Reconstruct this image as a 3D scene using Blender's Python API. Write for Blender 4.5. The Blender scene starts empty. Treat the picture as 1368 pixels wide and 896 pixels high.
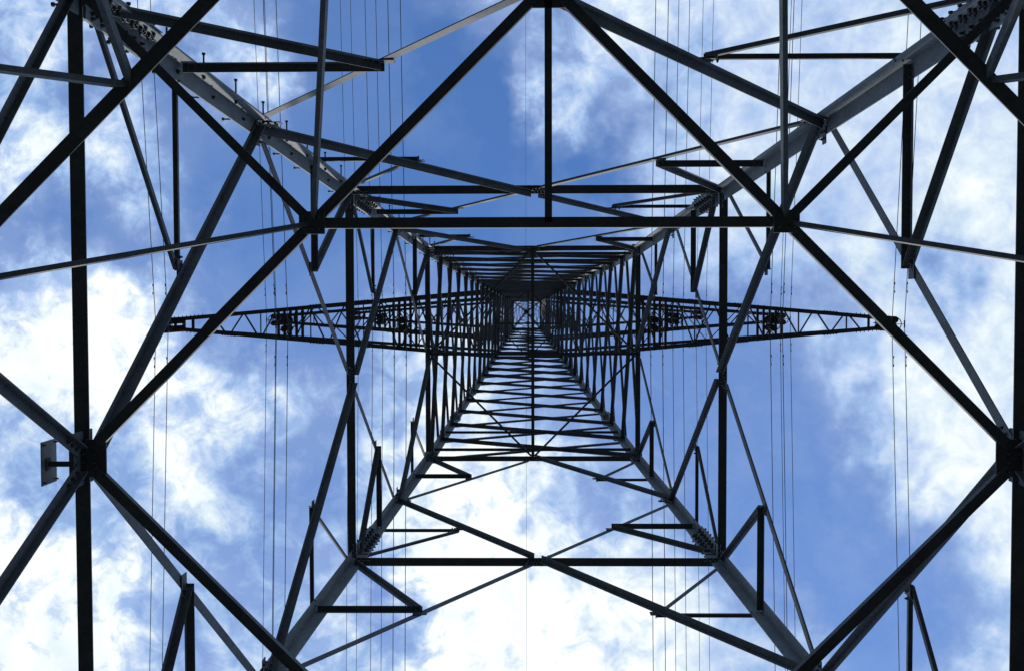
import bpy, math, random
import numpy as np
from mathutils import Vector, Matrix

random.seed(7)
SC = bpy.context.scene
COL = SC.collection
EYE = 1.6                      # height of the lens above the grass (m)
TX, TY = 0.157, 1.038          # tower axis on the ground, metres from the lens

# ------------------------------------------------------------------ camera
cam = bpy.data.cameras.new('camera'); camo = bpy.data.objects.new('camera', cam); COL.objects.link(camo)
def Rx(a): c, s = math.cos(a), math.sin(a); return Matrix(((1,0,0),(0,c,-s),(0,s,c)))
def Ry(a): c, s = math.cos(a), math.sin(a); return Matrix(((c,0,s),(0,1,0),(-s,0,c)))
def Rz(a): c, s = math.cos(a), math.sin(a); return Matrix(((c,-s,0),(s,c,0),(0,0,1)))
M = Rx(0.0341) @ Ry(0.0128) @ Rz(-0.0022)          # rows: right, down, forward
R = Matrix((M[0], -Vector(M[1]), -Vector(M[2]))).transposed()
camo.matrix_world = Matrix.Translation((0, 0, EYE)) @ R.to_4x4()
cam.sensor_width = 36; cam.lens = 36*1330/1368
cam.clip_start = 0.05; cam.clip_end = 6000
SC.camera = camo
vs = SC.view_settings
vs.view_transform = 'Standard'; vs.look = 'None'; vs.exposure = 0; vs.gamma = 1; vs.use_curve_mapping = False

# ------------------------------------------------------------------ daylight: sky with broken cloud, one veiled sun
SUN_EL, SUN_AZ = math.radians(50), math.radians(94)   # azimuth measured from +X towards +Y
world = bpy.data.worlds.new('World'); SC.world = world; world.use_nodes = True
nt = world.node_tree; nt.nodes.clear(); N = nt.nodes; L = nt.links
def nd(t, **k):
    n = N.new(t)
    for a, b in k.items(): setattr(n, a, b)
    return n
def mth(op, a, b=None, c=None, clamp=False):
    n = nd('ShaderNodeMath', operation=op); n.use_clamp = clamp
    for i, v in enumerate((a, b, c)):
        if v is None: continue
        if isinstance(v, (int, float)): n.inputs[i].default_value = v
        else: L.new(v, n.inputs[i])
    return n.outputs[0]
def vmt(op, a, b=None, c=None):
    n = nd('ShaderNodeVectorMath', operation=op)
    for i, v in enumerate((a, b, c)):
        if v is None: continue
        if isinstance(v, (tuple, list)): n.inputs[i].default_value = v
        else: L.new(v, n.inputs[i])
    return n.outputs[1] if op in ('DOT_PRODUCT', 'LENGTH') else n.outputs[0]
tc = nd('ShaderNodeTexCoord'); sep = nd('ShaderNodeSeparateXYZ'); L.new(tc.outputs['Generated'], sep.inputs[0])
dz = mth('MAXIMUM', sep.outputs[2], 0.06)
px, py = mth('DIVIDE', sep.outputs[0], dz), mth('DIVIDE', sep.outputs[1], dz)   # the cloud deck, a level sheet overhead
comb = nd('ShaderNodeCombineXYZ'); L.new(px, comb.inputs[0]); L.new(py, comb.inputs[1])
deck = comb.outputs[0]
def noise(vec, scale, detail, rough, dist=0.0, off=(0,0,0)):
    n = nd('ShaderNodeTexNoise'); n.inputs['Scale'].default_value = scale; n.inputs['Detail'].default_value = detail
    n.inputs['Roughness'].default_value = rough; n.inputs['Distortion'].default_value = dist
    L.new(vmt('ADD', vec, off), n.inputs['Vector']); return n
# large-scale cloud cover over the part of the deck overhead (0 clear blue .. 10 thick and bright)
rows = [
 [5,5,5,6,5,5,4,2,1,1,1,2,5,4,5,6,6,7,6,6,6,6,5,4,5],
 [5,6,4,5,3,5,5,2,1,1,0,1,3,4,6,6,5,6,6,6,7,7,6,5,6],
 [6,5,3,3,2,5,6,2,1,1,0,0,1,5,5,3,4,6,7,6,6,6,7,6,6],
 [6,7,6,5,3,2,2,1,1,1,1,0,0,5,3,2,5,7,5,6,7,7,7,7,7],
 [8,5,6,6,4,2,1,1,1,0,0,0,0,1,0,1,5,6,7,6,6,6,8,8,7],
 [4,2,2,4,5,1,1,1,1,0,0,0,0,1,1,3,5,6,6,5,6,6,8,9,8],
 [4,6,6,3,3,2,1,1,1,2,2,1,1,1,1,1,3,5,6,5,7,7,6,8,9],
 [6,7,8,8,5,2,1,1,1,4,3,2,1,1,1,1,1,2,3,4,7,5,3,6,8],
 [9,10,10,9,6,3,1,1,2,6,7,6,4,3,2,2,1,1,2,3,5,7,7,7,7],
 [10,10,10,9,7,3,3,2,2,5,6,6,5,3,2,2,1,1,1,1,4,8,8,7,7],
 [6,7,8,7,7,8,7,4,2,5,7,7,6,5,3,2,1,1,1,1,3,7,8,8,8],
 [6,6,5,5,8,6,4,3,2,7,9,8,8,6,4,3,2,1,1,1,1,5,8,8,8],
 [5,5,6,6,7,6,3,2,3,8,10,10,9,7,5,5,3,2,1,1,1,3,6,8,8],
 [8,9,8,5,4,3,2,2,4,7,10,10,10,9,8,7,5,2,1,1,1,2,4,7,8],
 [9,10,9,4,5,4,3,3,4,3,8,10,10,10,9,8,7,4,2,1,1,1,3,5,6],
 [10,10,9,5,4,4,4,4,5,3,9,10,10,10,9,9,8,6,5,5,2,1,2,3,5],
 [10,10,10,6,4,4,5,5,6,5,9,10,10,10,10,9,8,7,7,6,3,2,3,6,7]]
G = np.array(rows, float)/10; G[0:7, 15:] = G[0:7, 15:]*.6 + .30
G[7:, 20:] = np.where(G[7:, 20:] > .45, np.minimum(G[7:, 20:]+.08, 1), G[7:, 20:])
G[9:, :9] = np.maximum(G[9:, :9], .36); G[9:, 9] = np.maximum(G[9:, 9], .34); G[7:9, :6] = np.maximum(G[7:9, :6], .3)
G[7:] = np.maximum(G[7:], .20); G[:7, 15:] += .03; G[13:, :9] = np.minimum(G[13:, :9]+.06, 1)
U, S, Vt = np.linalg.svd(G, full_matrices=False)
warp = noise(deck, 6.0, 6, 0.65, 0, (3.1, 1.7, 0)); warp2 = noise(deck, 16.0, 3, 0.6, 0, (8.1, 5.7, 0))
wv = vmt('ADD', vmt('MULTIPLY', vmt('SUBTRACT', warp.outputs['Color'], (.5,.5,.5)), (.16,.16,0)),
         vmt('MULTIPLY', vmt('SUBTRACT', warp2.outputs['Color'], (.5,.5,.5)), (.10,.10,0)))
wd = nd('ShaderNodeSeparateXYZ'); L.new(vmt('ADD', deck, wv), wd.inputs[0])
un = mth('MULTIPLY_ADD', wd.outputs[0], 1330/1368, 701/1368, clamp=True)
vn = mth('MULTIPLY_ADD', wd.outputs[1], 1330/896, 402.6/896, clamp=True)
def ramp3(fac, cols):            # cols: (n,3) values in any range -> vector output
    lo, hi = cols.min(0), cols.max(0); rg = np.maximum(hi-lo, 1e-6)
    r = nd('ShaderNodeValToRGB'); cr = r.color_ramp; cr.interpolation = 'CARDINAL'
    n = len(cols)
    while len(cr.elements) < n: cr.elements.new(0.5)
    for i in range(n):
        e = cr.elements[i]; e.position = i/(n-1); e.color = (*[float(v) for v in (cols[i]-lo)/rg], 1)
    L.new(fac, r.inputs[0])
    return vmt('MULTIPLY_ADD', r.outputs[0], tuple(map(float, rg)), tuple(map(float, lo)))
cover = None
for k in range(0, 12, 3):
    a = ramp3(un, Vt[k:k+3].T*np.sqrt(S[k:k+3])); b = ramp3(vn, U[:, k:k+3]*np.sqrt(S[k:k+3]))
    dd = vmt('DOT_PRODUCT', a, b)
    cover = dd if cover is None else mth('ADD', cover, dd)
# outside that part the cover goes over to broken cloud
rad = vmt('LENGTH', deck)
outer = nd('ShaderNodeMapRange', interpolation_type='SMOOTHSTEP'); outer.inputs[1].default_value = .62; outer.inputs[2].default_value = 1.0
L.new(rad, outer.inputs[0])
far = noise(deck, 1.3, 5, .55, 0.3)
farc = mth('MULTIPLY_ADD', far.outputs['Fac'], 2.4, -.7, clamp=True)
mixc = nd('ShaderNodeMix', data_type='FLOAT'); L.new(outer.outputs[0], mixc.inputs[0]); L.new(cover, mixc.inputs[2]); L.new(farc, mixc.inputs[3])
cover = mixc.outputs[0]
# billows and wisps
f1 = noise(deck, 9.0, 9, .62, .35, (1.3, 4.2, 0)); f2 = noise(deck, 30.0, 5, .6, .6, (6.3, 2.2, 0)); f3 = noise(deck, 70.0, 4, .6, .8, (2.3, 9.2, 0))
det = mth('ADD', mth('MULTIPLY', mth('SUBTRACT', f1.outputs['Fac'], .5), 1.15), mth('MULTIPLY', mth('SUBTRACT', f2.outputs['Fac'], .5), 1.25))
det = mth('ADD', det, mth('MULTIPLY', mth('SUBTRACT', f3.outputs['Fac'], .5), .30))
calm = nd('ShaderNodeMapRange', interpolation_type='SMOOTHSTEP'); calm.inputs[1].default_value = .0; calm.inputs[2].default_value = .28; L.new(px, calm.inputs[0])
calm.inputs[3].default_value = 1.12; calm.inputs[4].default_value = .48
env = mth('MULTIPLY', mth('MULTIPLY_ADD', cover, 1.1, .08, clamp=True), calm.outputs[0])
dens = mth('ADD', cover, mth('MULTIPLY', det, env))
crisp = mth('MULTIPLY_ADD', mth('SUBTRACT', dens, .5), 1.35, .5)          # firmer cloud edges where the sky is blue and white
side = nd('ShaderNodeMapRange', interpolation_type='SMOOTHSTEP'); side.inputs[1].default_value = -.05; side.inputs[2].default_value = .15; L.new(px, side.inputs[0])
side.inputs[3].default_value = .9; side.inputs[4].default_value = .25
mc = nd('ShaderNodeMix', data_type='FLOAT'); L.new(side.outputs[0], mc.inputs[0]); L.new(dens, mc.inputs[2]); L.new(crisp, mc.inputs[3])
dens = mth('MAXIMUM', mth('MINIMUM', mth('MULTIPLY', mc.outputs[0], .955), 1.0), 0.0)
dens = mth('MAXIMUM', dens, mth('MULTIPLY', cover, .7))
sky = nd('ShaderNodeTexSky', sky_type='NISHITA'); sky.sun_disc = False
sky.sun_elevation = SUN_EL; sky.sun_rotation = math.radians(90) - SUN_AZ
sky.air_density = 1.5; sky.dust_density = 0.0; sky.ozone_density = 6.0
SKY_STRENGTH = 0.12
crp = nd('ShaderNodeValToRGB'); cr = crp.color_ramp
CL = [(0, (.33,.45,.74)), (.2, (.34,.46,.76)), (.35, (.36,.49,.79)), (.5, (.376,.546,.855)), (.65, (.546,.679,.93)), (.8, (.74,.86,.97)), (1, (1.03,1.08,1.09))]
while len(cr.elements) < len(CL): cr.elements.new(.5)
for e, (p, c) in zip(cr.elements, CL): e.position = p; e.color = (*[v/1.3 for v in c], 1)
L.new(dens, crp.inputs[0])
f4 = noise(deck, 7.5, 8, .6, .5, (11.3, 3.2, 0))
sh = nd('ShaderNodeMapRange', interpolation_type='SMOOTHSTEP'); sh.inputs[1].default_value = .47; sh.inputs[2].default_value = .72; L.new(f4.outputs['Fac'], sh.inputs[0])
shade = nd('ShaderNodeMix', data_type='VECTOR'); L.new(sh.outputs[0], shade.inputs[0]); shade.inputs[4].default_value = (1,1,1); shade.inputs[5].default_value = (.72,.81,.91)
cloudc = vmt('MULTIPLY', vmt('MULTIPLY', crp.outputs[0], shade.outputs[1]), (1.3/SKY_STRENGTH,)*3)
fac = nd('ShaderNodeMapRange', interpolation_type='LINEAR'); fac.inputs[1].default_value = 0.0; fac.inputs[2].default_value = .5
L.new(dens, fac.inputs[0])
skyt = vmt('MULTIPLY', sky.outputs[0], (.80, 1.01, 1.30))      # the camera's daylight white balance
mx = nd('ShaderNodeMix', data_type='RGBA'); L.new(fac.outputs[0], mx.inputs[0]); L.new(skyt, mx.inputs[6]); L.new(cloudc, mx.inputs[7])
bg = nd('ShaderNodeBackground'); bg.inputs[1].default_value = SKY_STRENGTH; L.new(mx.outputs[2], bg.inputs[0])
wo = nd('ShaderNodeOutputWorld'); L.new(bg.outputs[0], wo.inputs[0])
sd = bpy.data.lights.new('sun', 'SUN'); sd.energy = 3.6; sd.angle = math.radians(2.0); sd.color = (1, .96, .9)
so = bpy.data.objects.new('sun', sd); COL.objects.link(so)
sv = Vector((math.cos(SUN_EL)*math.cos(SUN_AZ), math.cos(SUN_EL)*math.sin(SUN_AZ), math.sin(SUN_EL)))
so.rotation_euler = sv.to_track_quat('Z', 'Y').to_euler(); so.location = (0, 30, 120)

# ------------------------------------------------------------------ materials
def material(name, c0, c1, scale, rough=.6, metal=0.0, detail=5, bump=0.0, streak=False):
    m = bpy.data.materials.new(name); m.use_nodes = True; t = m.node_tree; b = t.nodes['Principled BSDF']
    g = t.nodes.new('ShaderNodeTexCoord'); n = t.nodes.new('ShaderNodeTexNoise')
    n.inputs['Scale'].default_value = scale; n.inputs['Detail'].default_value = detail; n.inputs['Roughness'].default_value = .65
    mp = t.nodes.new('ShaderNodeMapping'); t.links.new(g.outputs['Object'], mp.inputs[0]); t.links.new(mp.outputs[0], n.inputs['Vector'])
    if streak: mp.inputs['Scale'].default_value = (1, 1, .35)
    r = t.nodes.new('ShaderNodeValToRGB'); r.color_ramp.elements[0].position = .32; r.color_ramp.elements[1].position = .68
    r.color_ramp.elements[0].color = (*c0, 1); r.color_ramp.elements[1].color = (*c1, 1)
    t.links.new(n.outputs['Fac'], r.inputs[0]); out = r.outputs[0]
    if streak:          # zinc spangle, and a little rust in blotches
        n2 = t.nodes.new('ShaderNodeTexVoronoi'); n2.inputs['Scale'].default_value = 38; t.links.new(g.outputs['Object'], n2.inputs['Vector'])
        mr = t.nodes.new('ShaderNodeMapRange'); mr.inputs[3].default_value = .86; mr.inputs[4].default_value = 1.13
        sx_ = t.nodes.new('ShaderNodeSeparateColor'); t.links.new(n2.outputs['Color'], sx_.inputs[0]); t.links.new(sx_.outputs[0], mr.inputs[0])
        ml = t.nodes.new('ShaderNodeVectorMath'); ml.operation = 'SCALE'; t.links.new(out, ml.inputs[0]); t.links.new(mr.outputs[0], ml.inputs['Scale'])
        n3 = t.nodes.new('ShaderNodeTexNoise'); n3.inputs['Scale'].default_value = 2.6; n3.inputs['Detail'].default_value = 9; n3.inputs['Roughness'].default_value = .7
        t.links.new(g.outputs['Object'], n3.inputs['Vector'])
        r3 = t.nodes.new('ShaderNodeMapRange'); r3.inputs[1].default_value = .62; r3.inputs[2].default_value = .74; r3.inputs[4].default_value = .55
        t.links.new(n3.outputs['Fac'], r3.inputs[0])
        mm = t.nodes.new('ShaderNodeMix'); mm.data_type = 'RGBA'; mm.inputs[7].default_value = (.07,.04,.022,1)
        t.links.new(r3.outputs[0], mm.inputs[0]); t.links.new(ml.outputs[0], mm.inputs[6]); out = mm.outputs[2]
        b.inputs['Specular IOR Level'].default_value = .3
    t.links.new(out, b.inputs['Base Color'])
    b.inputs['Roughness'].default_value = rough; b.inputs['Metallic'].default_value = metal
    if bump:
        bp = t.nodes.new('ShaderNodeBump'); bp.inputs['Strength'].default_value = bump; bp.inputs['Distance'].default_value = .02
        t.links.new(n.outputs['Fac'], bp.inputs['Height']); t.links.new(bp.outputs[0], b.inputs['Normal'])
    return m
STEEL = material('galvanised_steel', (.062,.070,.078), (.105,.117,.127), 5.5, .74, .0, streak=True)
LEGS = material('pale_galvanised_leg_steel', (.115,.13,.14), (.18,.20,.212), 5.5, .72, .0, streak=True)  # paler tone of the galvanised steel, for legs and splice plates
BOLTS = material('dark_bolt_steel', (.03,.032,.036), (.07,.072,.075), 30, .6, .4)
WIRE = material('weathered_cable', (.05,.052,.055), (.09,.09,.092), 3, .6, .3)
GLASS = material('brown_porcelain', (.035,.022,.018), (.06,.04,.03), 8, .3)
PLATE = material('painted_plate_back', (.14,.155,.17), (.2,.215,.23), 12, .5)
CONC = material('concrete', (.22,.21,.2), (.34,.33,.31), 6, .85, bump=.3)
GRASS = material('grass', (.006,.0065,.005), (.013,.014,.010), 2.2, .95, detail=8, bump=.4)

# ------------------------------------------------------------------ mesh helpers
class MB:
    def __init__(s): s.v = []; s.f = []
    def prism(s, prof_a, prof_b):
        n = len(prof_a); o = len(s.v); s.v += [tuple(p) for p in prof_a] + [tuple(p) for p in prof_b]
        for i in range(n): s.f.append((o+i, o+(i+1) % n, o+n+(i+1) % n, o+n+i))
        s.f.append(tuple(o+i for i in range(n-1, -1, -1))); s.f.append(tuple(o+n+i for i in range(n)))
    def angle(s, p, q, u, v, wu, wv, t):
        """steel angle from p to q: heel on the line pq, one flange towards u, the other towards v"""
        p, q = Vector(p), Vector(q); d = (q-p).normalized()
        u = Vector(u); u = (u - d*u.dot(d)).normalized()
        v = Vector(v); v = (v - d*v.dot(d)); v = (v - u*v.dot(u)).normalized()
        pr = [(0,0),(wu,0),(wu,t),(t,t),(t,wv),(0,wv)]
        s.prism([p+u*a+v*b for a, b in pr], [q+u*a+v*b for a, b in pr]); return s
    def box(s, c, ex, ey, ez):      # half extents as vectors
        c, ex, ey, ez = map(Vector, (c, ex, ey, ez))
        s.prism([c-ez-ex-ey, c-ez+ex-ey, c-ez+ex+ey, c-ez-ex+ey], [c+ez-ex-ey, c+ez+ex-ey, c+ez+ex+ey, c+ez-ex+ey]); return s
    def rod(s, p, q, r, n=8, r2=None):
        p, q = Vector(p), Vector(q); d = (q-p).normalized(); a = d.orthogonal().normalized(); b = d.cross(a)
        r2 = r if r2 is None else r2
        A = [p+(a*math.cos(k*2*math.pi/n)+b*math.sin(k*2*math.pi/n))*r for k in range(n)]
        B = [q+(a*math.cos(k*2*math.pi/n)+b*math.sin(k*2*math.pi/n))*r2 for k in range(n)]
        s.prism(A, B); return s
    def tube(s, pts, r, n=6, closed=False):
        pts = [Vector(p) for p in pts]; o = len(s.v); m = len(pts)
        for i, p in enumerate(pts):
            if closed: d = (pts[(i+1) % m]-pts[i-1]).normalized()
            else: d = (pts[min(i+1, m-1)]-pts[max(i-1, 0)]).normalized()
            ref = Vector((0,0,1)) if abs(d.z) < .9 else Vector((1,0,0))
            a = d.cross(ref).normalized(); b = d.cross(a)
            for k in range(n): s.v.append(tuple(p+(a*math.cos(k*2*math.pi/n)+b*math.sin(k*2*math.pi/n))*r))
        for i in range(m if closed else m-1):
            j = (i+1) % m
            for k in range(n): s.f.append((o+i*n+k, o+i*n+(k+1) % n, o+j*n+(k+1) % n, o+j*n+k))
        return s
    def lathe(s, c, prof, n=14):    # prof: (radius, z)
        o = len(s.v)
        for r, z in prof:
            for k in range(n): s.v.append((c[0]+r*math.cos(k*2*math.pi/n), c[1]+r*math.sin(k*2*math.pi/n), c[2]+z))
        for i in range(len(prof)-1):
            for k in range(n): s.f.append((o+i*n+k, o+i*n+(k+1) % n, o+(i+1)*n+(k+1) % n, o+(i+1)*n+k))
        return s
    def mesh(s, name, m):
        me = bpy.data.meshes.new(name); me.from_pydata(s.v, [], s.f); me.materials.append(m)
        import bmesh
        b = bmesh.new(); b.from_mesh(me); bmesh.ops.recalc_face_normals(b, faces=b.faces); b.to_mesh(me); b.free()
        return me
    def build(s, name, m, parent=None, label=None):
        o = bpy.data.objects.new(name, s.mesh(name, m)); COL.objects.link(o)
        if parent: o.parent = parent
        if label: o['label'] = label
        return o
def thing(name, label, cat, loc=(0,0,0), group=None):
    o = bpy.data.objects.new(name, None); o.empty_display_size = .3; COL.objects.link(o); o.location = loc
    o['label'] = label; o['category'] = cat
    if group: o['group'] = group
    return o
def tag(o, label, cat, group=None):
    o['label'] = label; o['category'] = cat
    if group: o['group'] = group
    return o

# ------------------------------------------------------------------ the ground
g = MB(); n = 24; half = 2500
for i in range(n+1):
    for j in range(n+1):
        a, b = (i/n*2-1), (j/n*2-1); x = half*a*abs(a); y = half*b*abs(b)
        z = 0 if max(abs(x), abs(y)) < 60 else 2.5*math.sin(x*.011)*math.cos(y*.013)*min(1, (max(abs(x), abs(y))-60)/300)
        g.v.append((x, y, z))
for i in range(n):
    for j in range(n): g.f.append((i*(n+1)+j, (i+1)*(n+1)+j, (i+1)*(n+1)+j+1, i*(n+1)+j+1))
go = g.build('ground', GRASS); go['kind'] = 'structure'

# ------------------------------------------------------------------ the tower
T = thing('transmission_tower', 'tall galvanised steel lattice pylon seen from inside its base, filling the picture', 'pylon', (TX, TY, 0))
Z = lambda h: h + EYE
HF, HA, HP, HB, HQ, HC = 0.6, 6.60, 10.01, 13.68, 16.64, 19.75
H1, H2, H3, HT, HK = 47.0, 61.0, 76.0, 78.0, 98.5
def w(h):
    if h <= HC: return 3.628 - .0778*h
    if h <= HT: return 2.09 - .01665*(h-HC)
    return 1.12 + (0.13-1.12)*(h-HT)/(HK-HT)
UP = Vector((0,0,1))
FACES = [Vector((0,-1,0)), Vector((1,0,0)), Vector((0,1,0)), Vector((-1,0,0))]
TAN = [UP.cross(n) for n in FACES]
def FP(f, a, h, inset=0.0):
    W = w(h); return FACES[f]*(W-inset) + TAN[f]*(a*W) + UP*Z(h)
def corner(sx, sy, h): return Vector((sx*w(h), sy*w(h), Z(h)))
count = {}
over = {}
def part(name, mb, mat=STEEL, parent=None, cap=100, label=None):
    """a part as an object of its own; past a hundred of one name the rest go into one mesh"""
    key = (parent.name if parent else 'T', name)
    count[key] = count.get(key, 0) + 1
    if count[key] > cap:
        o = over.setdefault((key, mat.name), (MB(), name, mat, parent or T)); off = len(o[0].v)
        o[0].v += mb.v; o[0].f += [tuple(i+off for i in f) for f in mb.f]; return None
    return mb.build(name, mat, parent or T, label)

def bolts(mb, c, n, u, v, nu, nv, du, dv, r=.016, l=.02, shank=.0):
    """a grid of hexagonal bolt heads on a plate; n is the direction the heads stand out"""
    n = Vector(n).normalized(); u = Vector(u).normalized(); v = Vector(v).normalized()
    for i in range(nu):
        for j in range(nv):
            p = Vector(c) + u*((i-(nu-1)/2)*du) + v*((j-(nv-1)/2)*dv)
            mb.rod(p, p+n*l, r, 6); mb.rod(p+n*l, p+n*(l+.018), r*.55, 6)

# legs, corner by corner, with their splices
def leg_size(h): return .18 if h < 8 else .162 if h < 15 else .152 if h < 30 else .16 if h < 60 else .14
LEG_BREAKS = [-1.35, 7.3, 14.3, HC, 32, H1, H2, HT, HK]
for sx, sy in ((-1,-1),(1,-1),(1,1),(-1,1)):
    mb = MB()
    for a, b in zip(LEG_BREAKS[:-1], LEG_BREAKS[1:]):
        s = leg_size((a+b)/2)
        mb.angle(corner(sx,sy,a), corner(sx,sy,b), (-sx,0,0), (0,-sy,0), s, s, .016 if b < 30 else .013)
    lg = part('leg', mb, LEGS)
    for hs, ln, rows_ in ((7.1, .85, 6), (14.4, .9, 6), (HC+.1, .7, 6), (25.8, .6, 4), (32, .6, 4), (39.5, .6, 4), (H1, .7, 4), (54, .5, 3), (H2, .6, 3)):
        d = (corner(sx,sy,hs+.5)-corner(sx,sy,hs-.5)).normalized(); c = corner(sx,sy,hs)
        s = leg_size(hs)
        pl = MB(); ins = Vector((-sx,-sy,0))*.018
        pl.angle(c-d*ln/2+ins, c+d*ln/2+ins, (-sx,0,0), (0,-sy,0), s*.93, s*.93, .012)
        pl.angle(c-d*ln/2-ins*.9, c+d*ln/2-ins*.9, (-sx,0,0), (0,-sy,0), s*1.05, s*1.05, .012)
        single = hs < 15 and (hs > 8 or sy < 0); spots_ = []
        for k in range(rows_*2):
            z = (k+.5)/(rows_*2)-.5; off = (.32 if k % 2 else .72)*s
            pz = c + d*(z*ln*.92) + ins*1.65
            for uu, vv in (((-sx,0,0),(0,-sy,0)), ((0,-sy,0),(-sx,0,0))):
                for ofx in (off, off+ (.2 if k % 2 else -.2)*s):
                    p = pz + Vector(uu)*ofx; vv = Vector(vv)
                    bl = MB() if single else pl
                    bl.rod(p-vv*.07, p+vv*.01, .008, 6); bl.rod(p, p+vv*.020, .015, 6); bl.rod(p+vv*.020, p+vv*.034, .0085, 6)
                    q = p - vv*.062; bl.rod(q, q-vv*.016, .017, 6)
                    if single: part('bolt', bl, BOLTS, parent=lg)
        part('splice_plate', pl, LEGS, parent=lg)
    # step bolts only on the leg towards the top left
    if (sx, sy) == (-1,-1):
        h = 2.2; k = 0
        while h < 76:
            c = corner(sx,sy,h); s = leg_size(h)
            if k % 2: base = c + Vector((s*.55,0,0)); dr = Vector((0,-1,0))
            else: base = c + Vector((0,s*.55,0)); dr = Vector((-1,0,0))
            st = MB(); st.rod(base-dr*.045, base+dr*.17, .0085, 8); st.rod(base+dr*.165, base+dr*.182, .0165, 8)
            st.rod(base-dr*.040, base-dr*.016, .017, 6); st.rod(base+dr*.002, base+dr*.014, .015, 6)
            part('step_bolt', st, BOLTS, parent=lg)
            h += .37; k += 1
    ft = MB(); c = corner(sx,sy,-1.35)
    ft.box((c.x, c.y, .03), (.38,0,0), (0,.38,0), (0,0,.2)); ft.box((c.x, c.y, .238), (.2,0,0), (0,.2,0), (0,0,.012))
    fo = ft.build('concrete_footing', CONC); fo.location = (TX, TY, 0)
    tag(fo, 'square concrete footing under one leg of the pylon', 'footing', 'footings under the pylon legs')

def brace(f, a0, h0, a1, h1, wf, wo, inward, off=0.0, t=.009, name='diagonal_brace', trim=(0,0)):
    """angle lying in face f between two face points; heel on the top edge, second flange inward or outward"""
    p, q = FP(f, a0, h0), FP(f, a1, h1); d = (q-p).normalized(); p = p+d*trim[0]; q = q-d*trim[1]
    nrm = FACES[f]; e = nrm.cross(d);
    if e.z < 0: e = -e
    if abs(e.z) < .05: e = UP
    o = nrm*(-off if inward else off)
    mb = MB(); mb.angle(p+e*wf/2+o, q+e*wf/2+o, -e, (-nrm if inward else nrm), wf, wo, t)
    if max(h0, h1) < 21:
        for c0, dd in ((p, d), (q, -d)):
            for k in range(2 if name == 'secondary_brace' else 3):
                c = c0 + dd*(.05+.06*k) + o - nrm*(t if inward else 0)
                mb.rod(c+nrm*(t*1.5), c-nrm*.014, .012, 6); mb.rod(c-nrm*.013, c-nrm*.026, .007, 6)
    return part(name, mb)

for f in range(4):
    n_, t_ = FACES[f], TAN[f]
    # K bracing: MA-P, P-MB, MB-Q, Q-MC
    K = [(0,HA,1,HP,.090,'main'), (0,HB,1,HP,.094,'x'), (0,HB,1,HQ,.080,'main'), (0,HC,1,HQ,.080,'x')]
    for a0,h0,a1,h1,wd_,kind in K:
        for sg in (1,-1):
            heavy = (sg == 1) == (kind == 'main')
            if heavy: brace(f, 0, h0, sg*a1, h1, wd_*.62, wd_, True, .02, trim=(.08,.05))
            else: brace(f, 0, h0, sg*a1, h1, wd_, wd_*.55, False, .0, trim=(.10,.05))
            # secondary bracing from the middle of each diagonal
            tt = .455 if h0 == HA else .5; pm = FP(f,0,h0).lerp(FP(f,sg,h1), tt); hm = pm.z-EYE
            am = (pm.dot(t_))/w(hm)
            hc = {HA:HA, HB:HB, HC:HC}[h0]
            sz = .052 if h0 < 10 else .055
            s2 = sz*(.95 if heavy else 1.35); inw = not heavy
            brace(f, am, hm, sg*.985, hm, s2*.7, s2, inw, .012 if inw else -.005, .006, 'secondary_brace')
            brace(f, am, hm, sg*.985, hc+(.25 if h1 > h0 else -.1), s2*.9, s2, inw, .006, .006, 'secondary_brace')
            gp = MB(); gp.box(pm - n_*.004, t_*.085, n_*.005, UP*.06); part('gusset_plate', gp)
    # the lowest diagonals, from the beam down to the footings
    for sg in (1,-1):
        brace(f, 0, HA, sg, HF, .07, .060, True, .01, trim=(.1,.1))
        p0, p1 = FP(f,0,HA), FP(f,sg,HF)
        P3 = p0.lerp(p1, .285); a3 = P3.dot(t_)/w(P3.z-EYE)
        brace(f, a3, P3.z-EYE, sg*.985, HA-.1, .06, .05, True, .012, .006, 'secondary_brace')
        brace(f, a3, P3.z-EYE, sg*.985, P3.z-EYE, .06, .05, False, .0, .006, 'secondary_brace')
        P6 = p0.lerp(p1, .62); a6 = P6.dot(t_)/w(P6.z-EYE)
        brace(f, a6, P6.z-EYE, sg*.985, P6.z-EYE, .06, .05, False, .0, .006, 'secondary_brace')
        brace(f, a6, P6.z-EYE, sg*.985, P3.z-EYE, .06, .05, True, .012, .006, 'secondary_brace')
    # ring beams
    for h, s in ((HA,.100), (HB,.115), (HC,.100)):
        p, q = FP(f,-1,h)+t_*.05, FP(f,1,h)-t_*.05; mb = MB()
        out = n_*{HA:.065, HB:.058, HC:.045}[h] + UP*(.013*(f % 2))
        mb.angle(p+out, q+out, UP, -n_, s, s, .010)
        part('horizontal_beam', mb)
    # gussets at the middle of the beams and where diagonals reach the legs
    for h, s in ((HA,.12), (HB,.10), (HC,.085)):
        gp = MB(); c = FP(f,0,h); gp.box(c+n_*.006, t_*s*1.5, n_*.006, UP*s*1.2)
        if h > 7: bolts(gp, c-n_*.002-UP*.06, -n_, t_, UP, 6, 2, .045, .06)
        part('gusset_plate', gp)
    gp = MB(); c = FP(f,0,HA); gp.box(c-n_*.035-UP*.012, t_*.125, n_*.125, UP*.006)
    bolts(gp, c-n_*.05-UP*.018, -UP, t_, n_, 4, 2, .06, .07, .012, .012)
    part('gusset_plate', gp, label='square horizontal plate joining beam and bracing')
    for h in (HP, HQ, HB, HC):
        for sg in (-1,1):
            gp = MB(); c = FP(f, sg, h) - t_*sg*.17 - n_*.022
            gp.box(c, t_*.085, n_*.005, UP*.055); bolts(gp, c-n_*.005, -n_, t_, UP, 2, 2, .07, .07, .014, .016)
            part('gusset_plate', gp)

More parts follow.
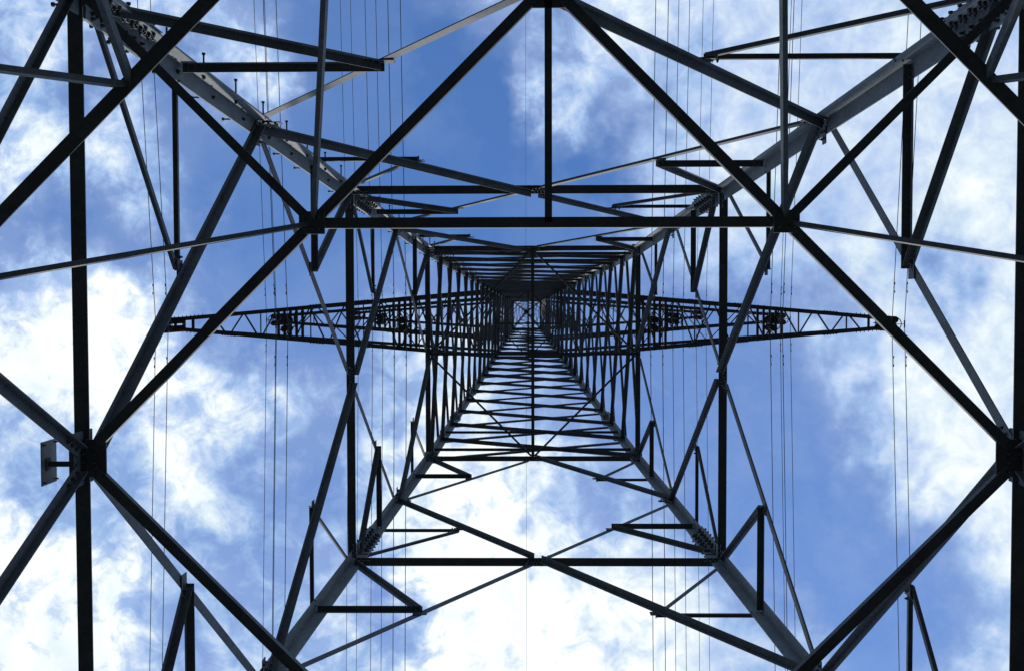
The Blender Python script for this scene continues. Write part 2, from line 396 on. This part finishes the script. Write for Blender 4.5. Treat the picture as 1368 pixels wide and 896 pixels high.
# level bracing at the first beam: diamond, cross bars, corner ties
def flat(p, q, wh, wvt, toward, name='plan_brace', t=.009, trim=0.0, mbs=None):
    p, q = Vector(p), Vector(q); d = (q-p).normalized(); p = p+d*trim; q = q-d*trim
    side = UP.cross(d).normalized()
    mid = (p+q)/2
    if side.dot(Vector(toward)-mid) < 0: side = -side
    mb = MB(); mb.angle(p+side*wh/2, q+side*wh/2, -side, UP, wh, wvt, t)
    return part(name, mb)
AX = Vector((-TX, -TY, 0))        # the point above the lens, in tower coordinates
zA = Z(HA)
m_ = [FACES[f]*w(HA)+UP*(zA-.03) for f in range(4)]
qd = {}
for f in range(4):
    g2 = (f+1) % 4
    flat(m_[f], m_[g2], .070, .045, AX+UP*zA, trim=.1)
    qd[f] = (m_[f]+m_[g2])/2
# f=0 top,1 right,2 bottom,3 left ; qd[0] top right, qd[1] bottom right, qd[2] bottom left, qd[3] top left
lift = UP*.012
flat(qd[3]+lift, qd[0]+lift, .070, .045, AX+UP*zA, trim=.04); flat(qd[2]+lift, qd[1]+lift, .070, .045, AX+UP*zA, trim=.04)
flat(m_[0]+lift, (qd[3]+qd[0])/2+lift, .048, .04, AX+UP*zA, trim=.0); flat(m_[2]+lift, (qd[2]+qd[1])/2+lift, .055, .05, AX+UP*zA, trim=.05)
for k, (sx, sy) in {0:(1,-1), 1:(1,1), 2:(-1,1), 3:(-1,-1)}.items():
    flat(corner(sx,sy,HA)*1.0 - UP*.02 + Vector((-sx,-sy,0))*.05, qd[k]+lift*.4, .06, .05, Vector((5,5,0)), trim=.02)
    gp = MB(); gp.box(qd[k]-UP*.012, (.085,0,0), (0,.075,0), (0,0,.006)); bolts(gp, qd[k]-UP*.018, -UP, (1,0,0), (0,1,0), 3, 2, .05, .08, .011, .012)
    part('gusset_plate', gp)
# hip bracing below the first beam at each corner
def low(f, sg, s): return FP(f,0,HA).lerp(FP(f,sg,HF), s)
for k, (fa, fb) in {0:(0,1), 1:(1,2), 2:(2,3), 3:(3,0)}.items():
    # TAN of face fa points towards face fb
    a, b = low(fa, 1, .277), low(fb, -1, .277); mid = (a+b)/2
    flat(a, b, .075, .05, mid*3, 'hip_brace')
    for e in (low(fa, 1, .30), low(fb, -1, .30)):
        flat(qd[k], e, .030, .05, mid if False else AX+UP*a.z, 'hip_brace', trim=.03)
    for e in (low(fa,1,.56), low(fb,-1,.56)):
        flat(mid+UP*.01, e, .030, .05, AX+UP*a.z, 'hip_brace', trim=.0)
# level bracing at the waist
def diaphragm(h, s, cross=True, lo=0.0):
    zz = Z(h)+lo; ms = [FACES[f]*(w(h)-.03)+UP*zz for f in range(4)]
    for f in range(4): flat(ms[f], ms[(f+1) % 4], s*.6, s*.6, AX+UP*zz, t=.007, trim=.05)
    if cross:
        up = UP*.011
        flat(ms[3]+up, ms[1]+up, s, s*.8, (0,5,zz), t=.007); flat(ms[0]-up, ms[2]-up, s, s*.8, (5,0,zz), t=.007)
        gp = MB(); gp.box(UP*(zz-.02), (.07,0,0), (0,.07,0), (0,0,.005)); part('gusset_plate', gp)
diaphragm(HC, .062, lo=-.02)
diaphragm(H1, .08, lo=.02); diaphragm(H2, .06, cross=False, lo=.02); diaphragm(H3, .05, cross=False, lo=.02)

# number plate on its bracket outside the left beam
pc = FACES[3]*(w(HA)+.21) + UP*(zA-.05) + Vector((0,.02,0))
npb = MB(); npb.box(pc, (.003,0,0), (0,.145,0), (0,0,.105)); npl = part('number_plate', npb, PLATE)
br = MB(); br.box(pc+Vector((.09,.01,-.02)), (.09,0,0), (0,.018,0), (0,0,.003)); br.box(pc+Vector((.006,.01,-.02)), (.004,0,0), (0,.04,0), (0,0,.03))
part('bracket', br, STEEL, parent=npl)
bb = MB()
for yy in (-.125,.125):
    for zz in (-.085,.085): bb.rod(pc+Vector((-.008,yy,zz)), pc+Vector((.022,yy,zz)), .006, 6)
part('fixing_bolt', bb, BOLTS, parent=npl)

# body above the waist: cross-braced panels
lv = [HC, 22.0, 24.4, 26.95, 29.6, 32.2, 34.9, 37.7, 40.6, 43.7, H1, 50.3, 53.7, 57.3, H2, 64.5, 68.2, 72, H3, HT]
for i, (a, b) in enumerate(zip(lv[:-1], lv[1:])):
    s = .098 if a < 33 else .135
    for f in range(4):
        brace(f, -.985, a+.04, .985, b-.04, s, s*.8, True, .016, .007, 'cross_brace')
        brace(f, .985, a+.04, -.985, b-.04, s, s*.6, False, .002, .007, 'cross_brace')
        if i < 2 and f in (0, 2): brace(f, -.98, (a+b)/2-.35+.1*i, .98, (a+b)/2-.35+.1*i, .05, .055, True, .03, .006, 'girt')
        if b in (H1, H2, H3, HT) or abs(b-50.3) < .01 or abs(b-64.5) < .01:
            n_, t_ = FACES[f], TAN[f]
            mb = MB(); mb.angle(FP(f,-1,b)+t_*.05-n_*.012, FP(f,1,b)-t_*.05-n_*.012, UP, -n_, .1, .1, .009); part('horizontal_beam', mb)
        if a < 75:
            for sg in (-1, 1):
                gp = MB(); c = FP(f, sg, b) - TAN[f]*sg*.16 - FACES[f]*.02
                gp.box(c, TAN[f]*.085, FACES[f]*.005, UP*.10); part('node_plate', gp)
# earth-wire peak
pk = [HT, 83.0, 88.0, 93.0, 96.5]
for a, b in zip(pk[:-1], pk[1:]):
    for f in range(4):
        brace(f, -.97, a, .97, b, .040, .035, True, .01, .006, 'peak_brace'); brace(f, .97, a, -.97, b, .040, .03, False, .0, .006, 'peak_brace')
        if a > 79: brace(f, -.97, a, .97, a, .03, .035, True, .01, .006, 'peak_brace')
cp = MB(); cp.box((0,0,Z(HK)), (.22,0,0), (0,.22,0), (0,0,.04)); cp.box((0,0,Z(96.4)), (.2,0,0), (0,.2,0), (0,0,.01)); part('peak_cap', cp)

# ------------------------------------------------------------------ crossarms
def crossarm(h, side, L_, rise, tipw, groups, hb, nchord=.19):
    r = w(h); r2 = w(h+rise)
    lo = lambda x, s: Vector((side*x, s*(tipw+(r-tipw)*(L_-x)/(L_-r)), Z(h)))
    def up(x, s):
        t = (L_-x)/(L_-r2); return Vector((side*x, s*(tipw+(r2-tipw)*t), Z(h+.42+(rise-.42)*t)))
    arm = MB()
    for s in (-1,1):
        arm.angle(lo(r,s), lo(L_,s), (0,-s,0), UP, nchord, nchord, .012)
    A = part('crossarm', arm, label=None)
    for s in (-1,1):
        c = MB(); c.angle(up(r2,s), up(L_-.05,s), (0,-s,0), -UP, nchord*.75, nchord*.75, .009); part('top_chord', c, parent=A)
        for xs in (L_-2.9, L_-7.1, (L_+r)/2-1.5):        # splice covers on the main chords
            c = MB(); a, b = lo(xs-.35,s)+Vector((0,s*.012,-.012)), lo(xs+.35,s)+Vector((0,s*.012,-.012))
            c.angle(a, b, (0,-s,0), UP, nchord, nchord, .011)
            for q in range(5): 
                p = a.lerp(b, (q+.5)/5); c.rod(p, p+Vector((0,s*.035,0))+UP*.0, .014, 6)
            part('chord_splice', c, parent=A)
        bl = MB()
        for q in range(9):
            p = lo(L_-.15-q*.19, s)+UP*.06; bl.rod(p, p+Vector((0,s*.045,0)), .018, 6); bl.rod(p+Vector((0,s*.045,0)), p+Vector((0,s*.065,0)), .01, 6)
        part('tip_bolt_row', bl, BOLTS, parent=A)
    # zigzag in the bottom plane
    x = L_-1.45; s = 1; k = 0; zs = []
    while x > r+.2:
        x2 = max(x-hb*(1+.02*k), r); p, q = lo(x,s)+UP*.016, lo(x2,-s)+UP*.016
        d = (q-p).normalized(); c = MB(); sd = UP.cross(d); c.angle(p+d*.04, q-d*.04, sd, UP, .075, .05, .006); part('lacing_bar', c, parent=A)
        if k % 3 == 0:
            p, q = lo(x2,-1)+UP*.03, lo(x2,1)+UP*.03; c = MB(); c.angle(p, q, (1,0,0), UP, .06, .05, .006); part('lacing_bar', c, parent=A)
        x = x2; s = -s; k += 1
    # side faces and top plane
    for s in (-1,1):
        x = L_-1.45-hb*5; flip = 0; k = 0
        while x > r2+.3:
            x2 = max(x-1.25-.05*k, r2); p, q = (lo(x,s), up(x2,s)) if flip else (up(x,s), lo(x2,s))
            c = MB(); c.angle(p-Vector((0,s*.02,0)), q-Vector((0,s*.02,0)), UP, (0,-s,0), .05, .04, .005); part('lacing_bar', c, parent=A)
            x = x2; flip = 1-flip; k += 1
    x = L_-1.45-hb*5; s = 1
    while x > r2+.4:
        x2 = max(x-1.6, r2); p, q = up(x,s), up(x2,-s); c = MB(); c.angle(p, q, (1,0,0), -UP, .05, .04, .005); part('lacing_bar', c, parent=A)
        x = x2; s = -s
    # floor beams where the insulators hang
    for xs in groups:
        for xx in xs:
            p, q = lo(xx,-1)-UP*.014, lo(xx,1)-UP*.014; c = MB(); c.angle(p-Vector((0,0,0)), q, (1,0,0), -UP, .125, .07, .010); part('floor_beam', c, parent=A)
    tp = MB(); tp.box((side*(L_-.03), 0, Z(h)-.03), (.05,0,0), (0,tipw+.02,0), (0,0,.012)); tp.box((side*(L_-.02), 0, Z(h)+.2), (.012,0,0), (0,tipw+.01,0), (0,0,.24))
    part('tip_plate', tp, parent=A)
    return A
seq = lambda c, d, k: [c+(i-(k-1)/2)*d for i in range(k)]
ARMS = [(H1, 17.12, 4.3, .28, [seq(16.35,.42,3), seq(11.3,.285,5), seq(5.88,.265,5)], .72),
        (H2, 15.4, 4.0, .26, [seq(14.75,.40,3), seq(8.95,.30,4)], .80),
        (H3, 13.5, 2.0, .24, [seq(12.85,.40,3)], .85)]
for h, L_, rise, tw, gr, hb in ARMS:
    for side in (-1,1): crossarm(h, side, L_, rise, tw, gr, hb)
for (key, mn), (mb, name, mat, par) in over.items():
    o = mb.build(name, mat, par); o['kind'] = 'stuff'

# ------------------------------------------------------------------ insulator strings and conductors
def insulator_meshes(ln):
    nd_ = int((ln-.55)/.146); pf = [(.0,-.28)]; z = -.30
    for i in range(nd_):
        pf += [(.045, z), (.05, z-.03), (.135, z-.075), (.14, z-.09), (.115, z-.098), (.06, z-.092), (.03, z-.1), (.03, z-.146)]; z -= .146
    pf.append((.0, z))
    pf = [(r_*1.12, z_) for r_, z_ in pf]
    disc = MB().lathe((0,0,0), pf); end = z
    cap = MB().rod((0,0,.06), (0,0,-.30), .022, 8); cap.box((0,0,-.02), (.05,0,0), (0,.02,0), (0,0,.07)); cap.rod((0,-.07,-.1), (0,.07,-.1), .025, 6); cap.box((0,0,-.27), (.012,0,0), (0,.24,0), (0,0,.04))
    for k in (-1,1): cap.rod((0,0,-.24), (k*.02, k*.26, -.34), .009, 6); cap.rod((k*.02,k*.26,-.34), (k*.02,k*.30,-.50), .009, 6)
    ring = MB().tube([(.30*math.cos(a*math.pi/14), .30*math.sin(a*math.pi/14), end+.12) for a in range(28)], .022, 6, True)
    ring.rod((-.30,0,end+.12), (0,0,end-.03), .012, 6); ring.rod((.30,0,end+.12), (0,0,end-.03), .012, 6)
    yoke = MB().box((0,0,end-.02), (.012,0,0), (0,.24,0), (0,0,.04)); yoke.rod((0,0,end), (0,0,end-.14), .022, 8); yoke.box((0,0,end-.17), (.29,0,0), (0,.012,0), (0,0,.05))
    dm = disc.mesh('disc_stack', GLASS)
    return [('disc_stack', dm, -.19), ('disc_stack', dm, .19), ('hanger', cap.mesh('hanger', BOLTS), 0), ('grading_ring', ring.mesh('grading_ring', BOLTS), 0), ('yoke_plate', yoke.mesh('yoke_plate', BOLTS), 0)], end-.2
place = {(-1,0,0):'at the left tip of the lowest crossarm', (-1,0,1):'under the middle of the left lowest crossarm', (-1,0,2):'under the inner third of the left lowest crossarm',
         (-1,1,0):'at the left tip of the middle crossarm', (-1,1,1):'under the inner half of the left middle crossarm', (-1,2,0):'at the left tip of the topmost crossarm'}
cond = []
SP = [[.62-.07, .55, .54], [.58, .60], [.72]]
CX = [[16.26, 11.17, 5.78], [14.72, 8.73], [12.72]]       # distance of each phase from the tower axis
HC_ = [[44.0, 44.9, 44.9], [57.0, 58.0], [73.0]]          # height of the bundle
for ai, (h, L_, rise, tw, gr, hb) in enumerate(ARMS):
    for pi, X in enumerate(CX[ai]):
        ln = h - HC_[ai][pi] - .1
        ms, end = insulator_meshes(ln)
        for side in (-1,1):
            lab = 'dark insulator string with grading ring ' + place[(-1,ai,pi)]
            if side == 1: lab = lab.replace('left', 'right')
            I = thing('insulator_string', lab, 'insulator', (TX+side*X, TY, Z(h)-.07), 'insulator strings hanging from the crossarms')
            for nm, me, dy in ms:
                o = bpy.data.objects.new(nm, me); COL.objects.link(o); o.parent = I; o.location = (0, dy, 0)
            for k in (-1,1):
                x = k*SP[ai][pi]/2
                cl = MB().rod((x,0,end+.05), (x,0,end-.10), .012, 6); cl.rod((x,-.16,end-.12), (x,.16,end-.12), .035, 8, .03)
                cl.build('suspension_clamp', BOLTS, I)
                cond.append((TX+side*X+x, Z(h)-.07+end-.12, side))
def wire_pts(x, z, span=115, a0=.118, a1=.090):
    pts = []
    y = -span
    while y <= span+.01:
        a = a0 if y < 0 else a1
        pts.append((x, TY+y, z - a*abs(y) + a*y*y/(2*190.0)))
        y += 2.5 if abs(y) < 30 or abs(y+2.5) < 30 else 5
    return pts
cond.sort(key=lambda c: c[0])
ORD = ['first','second','third','fourth','fifth','sixth','seventh','eighth','ninth','tenth','eleventh','twelfth']
nL = len(cond)
for i, (x, z, side) in enumerate(cond):
    k = i if i < nL//2 else nL-1-i
    where = 'left' if i < nL//2 else 'right'
    mb = MB().tube(wire_pts(x, z), .016, 6)
    o = mb.build('power_line', WIRE)
    tag(o, f'thin dark cable running up the picture, {ORD[k]} cable counted from the {where} edge', 'cable', 'power lines strung along the crossarms')
    for sgn in (-1,1):                                    # vibration dampers
        yy = 1.6*sgn; a = .118 if sgn < 0 else .09; zz = z - a*abs(yy)
        d = MB().rod((x, TY+yy, zz), (x, TY+yy, zz-.09), .008, 6); d.rod((x, TY+yy-.2, zz-.09), (x, TY+yy+.2, zz-.09), .006, 6)
        for e in (-1,1): d.rod((x, TY+yy+e*.24, zz-.10), (x, TY+yy+e*.13, zz-.10), .022, 8)
        d.build('vibration_damper', BOLTS, o)
ew = MB().tube(wire_pts(TX-.03, Z(HK)-.1, 115, .08, .07), .012, 6).build('earth_wire', WIRE)
tag(ew, 'single thin wire running up the middle of the picture from the pylon peak', 'cable')
